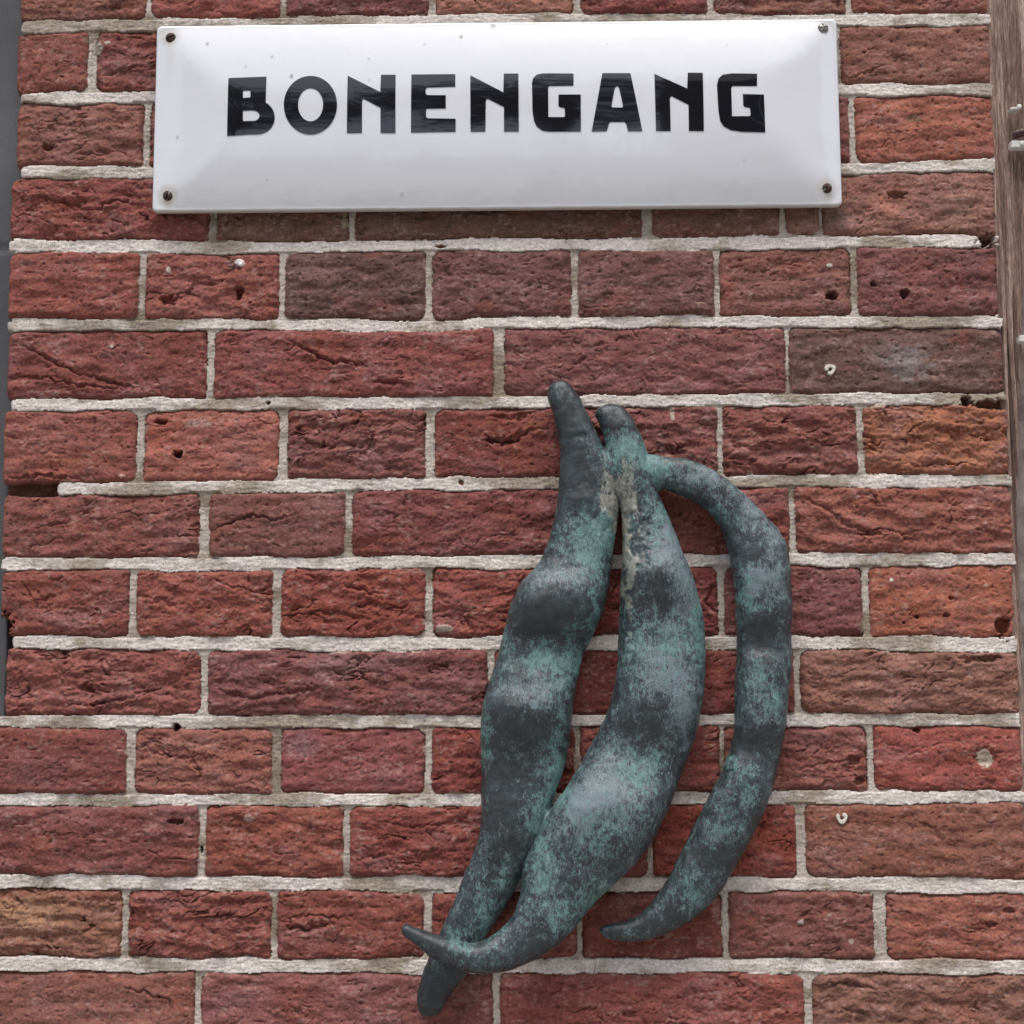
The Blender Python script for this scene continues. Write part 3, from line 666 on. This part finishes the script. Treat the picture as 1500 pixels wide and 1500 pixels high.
# ------------------------------------------------------------------ bronze bean pods
A_ = [((816,561),(826,561),5),((806,567),(835,567),9),((804,585),(846,582),12),((811,605),(855,600),13),((818,630),(866,622),14),((822,660),(882,655),15),((822,700),(896,697),16),
 ((817,740),(905,735),17),((811,770),(902,765),17),((802,800),(898,795),18),((788,830),(893,828),20),((765,855),(889,862),25),((750,883),(884,888),27),((744,910),(873,918),24),((738,935),(861,940),17),
 ((729,968),(850,967),17),((717,1005),(843,1003),21),((708,1040),(837,1037),25),((706,1070),(833,1075),22),((706,1100),(829,1103),17),((707,1135),(820,1138),16),((707,1175),(806,1178),18),((705,1215),(797,1218),18),((695,1252),(783,1255),16),
 ((682,1283),(758,1290),13),((668,1317),(741,1325),12),((655,1347),(721,1353),11),((643,1375),(702,1385),11),((632,1400),(692,1412),12),((622,1425),(675,1433),12),((614,1452),(656,1458),11),((613,1470),(645,1476),9),((618,1484),(634,1486),4)]
B_ = [((886,596),(900,595),5),((873,605),(913,601),10),((878,617),(926,617),13),((884,633),(937,640),15),((888,655),(945,662),16),((888,690),(953,690),17),((898,720),(962,720),16),((911,747),(972,745),16),
 ((914,780),(986,778),18),((914,810),(997,808),22),((912,840),(1010,838),26),((910,870),(1020,872),25),((909,905),(1028,905),22),((908,940),(1031,942),22),((906,975),(1031,980),24),((902,1005),(1029,1015),26),
 ((893,1038),(1022,1050),26),((880,1070),(1013,1088),23),((865,1097),(1000,1122),21),((850,1123),(988,1158),24),((832,1153),(975,1190),28),((813,1180),(955,1228),28),((795,1213),(930,1262),25),((778,1245),(905,1287),22),
 ((768,1275),(880,1310),20),((766,1300),(858,1335),18),((759,1328),(836,1362),17),((748,1349),(810,1388),16),((730,1366),(780,1404),15),((710,1379),(745,1419),14),((690,1384),(705,1423),13),((670,1381),(672,1419),12),
 ((650,1375),(645,1408),11),((630,1368),(622,1392),9),((610,1361),(603,1377),7),((594,1356),(590,1366),4)]
B_OFF = [0]*19+[2,4,6,8,10,12,14,16,18,20,21,22,23,24,25,26,27]
C_ = [((922,664),(926,722),11),((945,668),(952,722),13),((966,671),(968,715),13),((1000,674),(995,723),14),((1025,682),(1015,731),14),((1050,695),(1032,742),15),((1080,718),(1047,757),16),((1107,743),(1058,774),17),((1130,768),(1066,795),18),((1147,793),(1071,818),20),
 ((1155,822),(1075,840),21),((1157,865),(1078,870),21),((1157,905),(1080,903),20),((1157,945),(1081,943),16),((1157,975),(1080,970),19),((1155,1000),(1079,1000),20),((1152,1033),(1078,1032),20),((1148,1067),(1078,1062),19),((1140,1108),(1072,1095),16),((1130,1150),(1062,1122),19),
 ((1117,1187),(1048,1152),20),((1104,1215),(1036,1176),20),((1088,1245),(1022,1203),18),((1070,1278),(1008,1230),16),((1047,1313),(990,1270),16),((1020,1340),(970,1304),14),((990,1358),(945,1334),11),((955,1372),(920,1350),9),((925,1377),(900,1354),8),((898,1375),(886,1357),6),((885,1368),(880,1362),3)]
def crom(P, sub):
    P = np.asarray(P, float); Q = np.vstack([2*P[0]-P[1], P, 2*P[-1]-P[-2]]); out = []
    for i in range(1, len(Q)-2):
        p0, p1, p2, p3 = Q[i-1:i+3]
        for s in range(sub):
            t = s/sub; out.append(0.5*((2*p1)+(-p0+p2)*t+(2*p0-5*p1+4*p2-p3)*t*t+(-p0+3*p1-3*p2+p3)*t**3))
    out.append(Q[-2]); return np.array(out)
def pod_surface(st, offs, y0=-0.013):
    rows = []
    for k, (l, r, t) in enumerate(st):
        yy = y0-(offs[k] if offs else 0)*0.001
        a = at(*l, yy); b = at(*r, yy); rows.append(np.concatenate([a, b, [t*0.001]]))
    rows = crom(rows, 5); rows[:, 6] = np.clip(rows[:, 6]+(rows[:, 6]-0.017)*0.55*(rows[:, 6] > 0.0145), 0.002, 0.04); rows[:, 6] *= 0.80; n = 48; V = []
    for k, row in enumerate(rows):
        a, b, t = row[:3], row[3:6], max(row[6], 0.0015); mid = (a+b)/2; hw = (b-a)/2
        tb = min(t*0.6, 0.010)
        for i in range(n):
            th = 2*math.pi*i/n; c, s = math.cos(th), math.sin(th)
            cu = math.copysign(abs(c)**0.80, c); su = math.copysign((1-abs(cu)**3.3)**0.55, s)
            # bean bulge sits along the middle, thinner seam edges
            V.append(mid+hw*cu+np.array([0, -(t if s > 0 else tb)*su, 0]))
    V = np.array(V); m = len(rows); Fc = []
    for k in range(m-1):
        for i in range(n):
            j = (i+1) % n; Fc.append((k*n+i, k*n+j, (k+1)*n+j, (k+1)*n+i))
    Fc.append(tuple(range(n))); Fc.append(tuple((m-1)*n+i for i in range(n-1, -1, -1)))
    return V, Fc, rows
bean = empty('bean_pod_sculpture', tuple(at(900, 1000, 0)))
tag(bean, 'green patinated bronze relief of three joined bean pods on the brick wall', 'sculpture')
pods = [pod_surface(A_, None), pod_surface(B_, B_OFF), pod_surface(C_, None)]
bm = bmesh.new()
for V, Fc, rows in pods:
    vs = [bm.verts.new(v) for v in V]
    for f_ in Fc: bm.faces.new([vs[i] for i in f_])
for qx, qy, ax2, az2, th2 in ((896,690,22,38,.010),(955,694,26,26,.011),(917,712,20,18,.010),(800,1212,16,30,.010)):   # webs where the pods grow together
    c_ = at(qx, qy, -0.014); rt = bmesh.ops.create_uvsphere(bm, u_segments=32, v_segments=20, radius=1.0)
    for v in rt['verts']: v.co = Vector((c_[0]+v.co.x*ax2*.00053, c_[1]+v.co.y*th2, c_[2]+v.co.z*az2*.00053))
bmesh.ops.recalc_face_normals(bm, faces=bm.faces[:])
me = bpy.data.meshes.new('tmp'); bm.to_mesh(me); bm.free()
tmp = link(bpy.data.objects.new('tmp', me))
md = tmp.modifiers.new('r', 'REMESH'); md.mode = 'VOXEL'; md.voxel_size = 0.0010; md.use_smooth_shade = True
md = tmp.modifiers.new('s', 'SMOOTH'); md.factor = 0.55; md.iterations = 8
dg = bpy.context.evaluated_depsgraph_get(); ev = tmp.evaluated_get(dg); me2 = ev.to_mesh()
nv_ = len(me2.vertices); PV = np.empty(nv_*3, np.float32); me2.vertices.foreach_get('co', PV); PV = PV.reshape(-1, 3).astype(float)
NV = np.empty(nv_*3, np.float32); me2.vertices.foreach_get('normal', NV); NV = NV.reshape(-1, 3).astype(float)
PF = np.array([tuple(p.vertices) if len(p.vertices) == 4 else (*p.vertices, p.vertices[-1]) for p in me2.polygons])
ev.to_mesh_clear(); bpy.data.objects.remove(tmp)
# nearest pod for each vertex (distance relative to the local half width)
score = []
for V, Fc, rows in pods:
    mid = (rows[:, :3]+rows[:, 3:6])/2; hw = np.linalg.norm(rows[:, 3:6]-rows[:, :3], axis=1)/2
    best = np.full(len(PV), 9e9)
    for m_, h_, t_ in zip(mid, hw, rows[:, 6]):
        dd = np.sqrt(((PV[:, 0]-m_[0])**2+(PV[:, 2]-m_[2])**2)/(h_+.002)**2+((PV[:, 1]-m_[1])/(t_+.004))**2); best = np.minimum(best, dd)
    score.append(best)
own = np.argmin(np.array(score), 0)
ux, uy = proj(PV)
ux = ux+26*fbm(PV[:, 0]/0.016, PV[:, 2]/0.020, 211, 4)+9*fbm(PV[:, 0]/0.004, PV[:, 2]/0.006, 213, 2); uy = uy+34*fbm(PV[:, 0]/0.014, PV[:, 2]/0.024, 212, 4)+14*fbm(PV[:, 0]/0.0035, PV[:, 2]/0.009, 214, 2)
# hand-modelled unevenness
rl = 0.0010*fbm(PV[:, 0]/0.03, PV[:, 2]/0.022, 201, 3)+0.00035*fbm(PV[:, 0]/0.006, PV[:, 2]/0.006, 202, 2)+0.0003*noise(PV[:, 0]/0.004, PV[:, 2]/0.02, 203)
# pods carry a low seam fold near the joined necks
def gauss(lst):
    s = np.zeros(len(PV))
    for x, y, a, b, v in lst: s += v*np.exp(-((ux-x)/a)**2-((uy-y)/b)**2)
    return s
PV2 = PV+NV*(rl+0.0013)[:, None]
fold = 0.0022*np.exp(-((ux-(890+0.02*(uy-740)))/7)**2)*np.exp(-((uy-770)/45)**2)+0.0022*np.exp(-((ux-(937+0.06*(uy-800)))/8)**2)*np.exp(-((uy-790)/60)**2)
PV2[:, 1] += fold*(NV[:, 1] < -0.3)
verd = gauss([(935,665,26,30,1.0),(905,650,18,24,.6),(850,785,24,45,.75),(882,800,12,60,.8),(800,975,34,16,1.1),(785,960,25,14,.7),(838,945,10,50,.7),(815,1140,16,50,.9),(818,1050,10,40,.6),(788,1205,18,40,.8),
  (715,1350,22,30,.7),(668,1372,16,16,1.0),(745,1285,20,30,.5),(985,945,40,40,.45),(1024,920,8,70,.9),(930,930,18,60,.5),(940,1130,36,22,.7),(880,1215,36,30,.5),(795,1280,16,36,.7),(870,1320,30,26,.7),(820,1345,26,22,.5),
  (965,690,14,18,1.0),(1058,755,24,16,.5),(1095,870,14,30,.6),(1110,990,14,30,.5),(1135,1030,14,30,.6),(1090,1160,18,30,.4),(1012,1305,22,22,.5),(1050,1210,16,16,.4),(865,880,8,60,.7),(745,900,6,60,.6),(712,1080,5,100,.4),(960,760,18,30,.6),(1070,1110,10,30,.5)])
pale = gauss([(985,795,26,30,1.0),(1000,850,16,40,.6),(985,975,26,70,.65),(950,960,22,50,.5),(1025,697,44,12,.8),(1105,745,18,28,.7),(1135,790,14,30,.5),(1115,850,30,22,1.0),(885,1165,50,34,.9),(850,1200,30,30,.6),(925,1110,50,20,.4),
  (800,845,40,14,.6),(770,1010,46,16,.55),(860,820,20,30,.4),(1045,1215,10,16,.6),(800,1290,20,30,.5),(1110,1010,30,20,.3),(1125,1050,20,20,.4),(1005,1050,12,50,.4),(735,1380,20,8,.2),(1020,880,14,30,.5)])
cream = gauss([(893,745,10,36,1.15),(922,765,11,52,1.25),(905,700,16,14,.9),(922,840,8,40,.8),(918,900,8,50,.4),(885,1310,40,10,.35),(925,1260,12,30,.4),(640,1492,10,8,.3)])
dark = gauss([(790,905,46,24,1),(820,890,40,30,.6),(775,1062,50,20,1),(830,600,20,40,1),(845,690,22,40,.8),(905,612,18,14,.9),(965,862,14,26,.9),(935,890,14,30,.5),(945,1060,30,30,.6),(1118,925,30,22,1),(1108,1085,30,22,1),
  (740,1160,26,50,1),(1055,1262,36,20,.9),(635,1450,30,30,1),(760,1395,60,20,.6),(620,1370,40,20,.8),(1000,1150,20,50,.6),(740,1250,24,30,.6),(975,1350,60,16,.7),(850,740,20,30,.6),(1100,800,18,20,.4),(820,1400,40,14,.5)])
verd = np.clip(verd, 0, 1.3)-0.60*dark; pale = np.clip(pale, 0, 1.2)-0.60*dark  # dark: dark bronze patches, some painting the shade under the bean bulges
nm = ['left', 'middle', 'right']
labs = ['left pod, dark with two strong bean bulges and its tip under the middle pod', 'broad middle pod with pale blue green bloom and a curled thin tail crossing the left pod', 'slender right pod arching over and ending in a pointed tip']
fo = own[PF[:, 0]]
for k in range(3):
    fs = PF[fo == k]; used, inv = np.unique(fs, return_inverse=True); inv = inv.reshape(fs.shape)
    faces = [tuple(dict.fromkeys(q)) for q in inv.tolist()]
    faces = [q for q in faces if len(q) > 2]
    loc = np.array(bean.location)
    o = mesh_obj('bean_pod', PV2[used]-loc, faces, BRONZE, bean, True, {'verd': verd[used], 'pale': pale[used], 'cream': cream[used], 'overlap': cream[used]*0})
    o['label'] = labs[k]
# fixing pins that hold the casting off the wall
def pin(px, py):
    bm = bmesh.new(); bmesh.ops.create_cone(bm, cap_ends=True, segments=16, radius1=0.004, radius2=0.004, depth=0.02)
    me = bpy.data.meshes.new('fixing_pin'); bm.to_mesh(me); bm.free(); me.materials.append(RUST)
    o = link(bpy.data.objects.new('fixing_pin', me), bean); p = at(px, py, -0.005)-np.array(bean.location); o.location = p; o.rotation_euler = (math.pi/2, 0, 0)
for q in ((850,720),(760,1150),(960,1000),(1115,900),(940,680)): pin(*q)

# ------------------------------------------------------------------ small things
def tube(name, pts, r, mat, parent=None):
    cu = bpy.data.curves.new(name, 'CURVE'); cu.dimensions = '3D'; cu.bevel_depth = r; cu.bevel_resolution = 3; cu.use_fill_caps = True
    sp = cu.splines.new('POLY'); P = crom(pts, 6) if len(pts) > 2 else np.array(pts); sp.points.add(len(P)-1)
    for i, p in enumerate(P): sp.points[i].co = (*p, 1)
    t = bpy.data.objects.new('t', cu); scene.collection.objects.link(t); dg = bpy.context.evaluated_depsgraph_get()
    me = bpy.data.meshes.new_from_object(t.evaluated_get(dg)); bpy.data.objects.remove(t)
    me.name = name; me.materials.clear(); me.materials.append(mat)
    for p in me.polygons: p.use_smooth = True
    return link(bpy.data.objects.new(name, me), parent)
def plug(px, py, gap_deg, gap_w, lab):
    c = at(px, py, -0.0005); bm = bmesh.new(); n = 40; ro, ri = 0.0042, 0.0015; prev = None; first = None
    for i in range(n+1):
        a = math.radians(gap_deg)+gap_w/2+(2*math.pi-gap_w)*i/n
        w_ = 1+0.10*math.sin(3*a)
        ring = [bm.verts.new((c[0]+rr*w_*math.cos(a), yy, c[2]+rr*w_*math.sin(a))) for rr, yy in ((ro, 0.012), (ro, -0.0012), (ro*.9, -0.0019), (ri*1.25, -0.0019), (ri, -0.0010), (ri, 0.012))]
        if prev:
            for j in range(5): bm.faces.new((prev[j], prev[j+1], ring[j+1], ring[j]))
        else: first = ring
        prev = ring
    bm.faces.new(first[::-1]); bm.faces.new(prev)
    bmesh.ops.recalc_face_normals(bm, faces=bm.faces[:])
    me = bpy.data.meshes.new('wall_plug'); bm.to_mesh(me); bm.free(); me.materials.append(PLUG)
    o = link(bpy.data.objects.new('wall_plug', me)); tag(o, lab, 'wall plug', 'cream plastic plugs left in the brick')
plug(1216, 541, 215, 0.5, 'split cream plastic wall plug in the dark brick above the pods')
plug(1233, 1198, 105, 0.9, 'broken hook shaped cream wall plug in the brown brick right of the pods')

def clip(px0, px1, py, hgt, knob, lab):
    root = empty('cable_clip', tuple(at((px0+px1)/2, py, -0.002)))
    tag(root, lab, 'cable clip', 'white cable clips on the timber post')
    loc = np.array(root.location)
    bm = bmesh.new(); a = at(px0, py, -0.003)-loc; b = at(px1, py, -0.003)-loc
    bmesh.ops.create_cube(bm, size=1.0)
    for v in bm.verts: v.co = Vector(((a[0]+b[0])/2+v.co.x*(b[0]-a[0]), v.co.y*0.008-0.001, v.co.z*hgt))
    bmesh.ops.bevel(bm, geom=bm.edges[:], offset=0.0009, segments=3, affect='EDGES')
    me = bpy.data.meshes.new('clip_body'); bm.to_mesh(me); bm.free(); me.materials.append(CLIP)
    link(bpy.data.objects.new('clip_body', me), root)
    bm = bmesh.new(); bmesh.ops.create_uvsphere(bm, u_segments=16, v_segments=10, radius=0.0019)
    k = (at(*knob, -0.005)-loc)
    for v in bm.verts: v.co = Vector((k[0]+v.co.x, k[1]+v.co.y*0.8-0.002, k[2]+v.co.z*1.25))
    me = bpy.data.meshes.new('nail_head'); bm.to_mesh(me); bm.free(); me.materials.append(CLIP)
    for p in me.polygons: p.use_smooth = True
    link(bpy.data.objects.new('nail_head', me), root)
clip(1478, 1492, 162, 0.0028, (1492, 158), 'small white cable clip with round nail head, topmost on the timber post')
clip(1479, 1506, 214, 0.0065, (1496, 212), 'wide white cable clip just under the dark cable on the timber post')
clip(1491, 1512, 498, 0.0058, (1508, 497), 'white cable clip on the timber post level with the bricks above the pods')
cb = tube('cable', [at(1484,198,-0.004), at(1492,195,-0.006), at(1502,194,-0.006), at(1518,197,0.012), at(1530,200,0.026)], 0.0034, CABLE)
tag(cb, 'dark reddish brown cable end between two white clips', 'cable')
def fib(pts, lab):
    o = tube('dry_fibre', [at(x, y, yy) for x, y, yy in pts], 0.00032, STRAW); tag(o, lab, 'dry fibre', 'dry plant fibres caught behind the pods')
fib([(834,1100,-.006),(840,1103,-.010),(844,1110,-.012),(849,1115,-.010),(858,1117,-.008)], 'dry curled fibre in the upper gap between left and middle pod')
fib([(951,1212,-.004),(950,1228,-.008),(953,1244,-.007),(951,1260,-.004)], 'thin dry fibre hanging at the right side of the middle pod')
fib([(872,1412,-.004),(870,1425,-.006),(860,1434,-.005),(851,1440,-.004)], 'thin dry fibre on the wall below the middle pod')

# ------------------------------------------------------------------ the street in front of the wall (unseen; houses and trees sized for the enamel's reflections)
M = Mat('brick_paving'); n = M.noise(3, 5, 0.6)
PAV = M.set(M.ramp(n, [(0.3, (0.20, 0.18, 0.165)), (0.7, (0.33, 0.31, 0.29))]), 0.9, M.bump(M.noise(60, 4), 0.5, 0.004))
g = mesh_obj('ground', [(-250, -250, 0), (250, -250, 0), (250, 250, 0), (-250, 250, 0)], [(0, 1, 2, 3)], PAV, None, False); tag(g, kind='structure')
DARKB = simple('dark_brick', (0.045, 0.028, 0.024), (0.085, 0.05, 0.042), 30, 0.9)
SLATE = simple('dark_roof_tiles', (0.03, 0.03, 0.034), (0.06, 0.055, 0.055), 20, 0.7)
WF = simple('white_frame_paint', (0.6, 0.6, 0.57), (0.72, 0.72, 0.69), 10, 0.5)
GL = simple('window_glass', (0.02, 0.025, 0.03), (0.03, 0.035, 0.04), 3, 0.05)
def box(name, x0, x1, y0, y1, z0, z1, mat, parent):
    V = [(x, y, z) for x in (x0, x1) for y in (y0, y1) for z in (z0, z1)]
    return mesh_obj(name, V, [(0,1,3,2),(4,6,7,5),(0,4,5,1),(2,3,7,6),(1,5,7,3),(0,2,6,4)], mat, parent, False)
def house(x0, x1, yf, h, rh, wallm, lab):
    r = empty('reflection_house', (x0, yf, 0)); tag(r, lab, 'house', 'unseen houses sized for the reflections in the enamel')
    W = x1-x0; box('facade', 0, W, -7, 0, 0, h, wallm, r)
    mesh_obj('roof', [(-.1, .1, h+.01), (W+.1, .1, h+.01), (W+.1, -7.1, h+.01), (-.1, -7.1, h+.01), (-.1, -3.5, h+rh), (W+.1, -3.5, h+rh)], [(0,4,5,1)[::-1],(1,5,2)[::-1],(2,5,4,3)[::-1],(3,4,0)[::-1],(0,1,2,3)], SLATE, r, False)
    nw = max(2, int(W/1.9))
    for fl in range(int(h/2.7)):
        for i in range(nw):
            cx = W*(i+0.5)/nw; z = 0.9+fl*2.7
            f_ = box('window', cx-.5, cx+.5, .003, .06, z, z+1.5, WF, r); box('pane', cx-.42, cx+.42, .062, .07, z+.09, z+1.41, GL, f_)
PALE = simple('pale_render', (0.72, 0.70, 0.66), (0.80, 0.78, 0.74), 6, 0.9)
house(-17.5, -6.4, -60, 7.2, 2.6, PALE, 'unseen pale rendered house with dark roof far on the left, placed for the enamel reflection')
house(-6.2, 5.6, -62, 6.4, 3.0, PALE, 'unseen smaller pale rendered house with dark roof far off, placed for the enamel reflection')
house(1.5, 9.0, -12, 9.3, 3.4, DARKB, 'unseen tall dark brick house nearer on the right, placed to darken the enamel reflection')
LEAF = simple('tree_leaves', (0.030, 0.045, 0.018), (0.07, 0.10, 0.035), 8, 0.6)
BARK = simple('tree_bark', (0.05, 0.042, 0.035), (0.11, 0.095, 0.08), 30, 0.9)
def tree(x, y, zc, rx, rz, seed, lab):  # unseen tree, added to band the reflection in the enamel
    rg_ = np.random.default_rng(seed); root = empty('reflection_tree', (x, y, 0)); tag(root, lab, 'tree', 'unseen trees sized for the reflections in the enamel')
    cl = rg_.normal(0, 1, (46, 3)); cl /= np.linalg.norm(cl, axis=1)[:, None]; cl *= (rg_.uniform(0.15, 1, (46, 1))**0.5)*np.array([rx, rx, rz])
    n = 7000; k = rg_.integers(0, 46, n); c = cl[k]+rg_.normal(0, 0.30, (n, 3)); c[:, 2] += zc
    u = rg_.normal(0, 1, (n, 3)); u /= np.linalg.norm(u, axis=1)[:, None]; v = np.cross(u, rg_.normal(0, 1, (n, 3))); v /= np.linalg.norm(v, axis=1)[:, None]
    h_ = 0.075; V = np.stack([c-u*h_, c+v*h_*.6, c+u*h_, c-v*h_*.6], 1).reshape(-1, 3)
    mesh_obj('crown', V, np.arange(4*n).reshape(-1, 4), LEAF, root, False)
    bm = bmesh.new()
    def limb(a, b, r0, r1):
        a = Vector(a); b = Vector(b); d = b-a; m = d.to_track_quat('Z', 'Y').to_matrix().to_4x4(); m.translation = (a+b)/2
        bmesh.ops.create_cone(bm, cap_ends=True, segments=12, radius1=r0, radius2=r1, depth=d.length, matrix=m)
    limb((0, 0, 0), (0.1, 0, zc-rz*0.6), 0.17, 0.11)
    for q in range(6): limb((0.1, 0, zc-rz*(0.7-0.1*q)), tuple(cl[q]*0.8+np.array([0, 0, zc])), 0.07, 0.02)
    me = bpy.data.meshes.new('trunk'); bm.to_mesh(me); bm.free(); me.materials.append(BARK); link(bpy.data.objects.new('trunk', me), root)
tree(-3.6, -14, 8.3, 2.2, 1.6, 1, 'unseen leafy tree farther left, placed for the enamel reflection')
tree(0.2, -13, 8.0, 2.1, 1.5, 2, 'unseen leafy tree nearer the tall house, placed for the enamel reflection')
tree(-8.0, -14.5, 8.8, 2.2, 1.8, 3, 'unseen leafy tree at the left end of the row, placed for the enamel reflection')
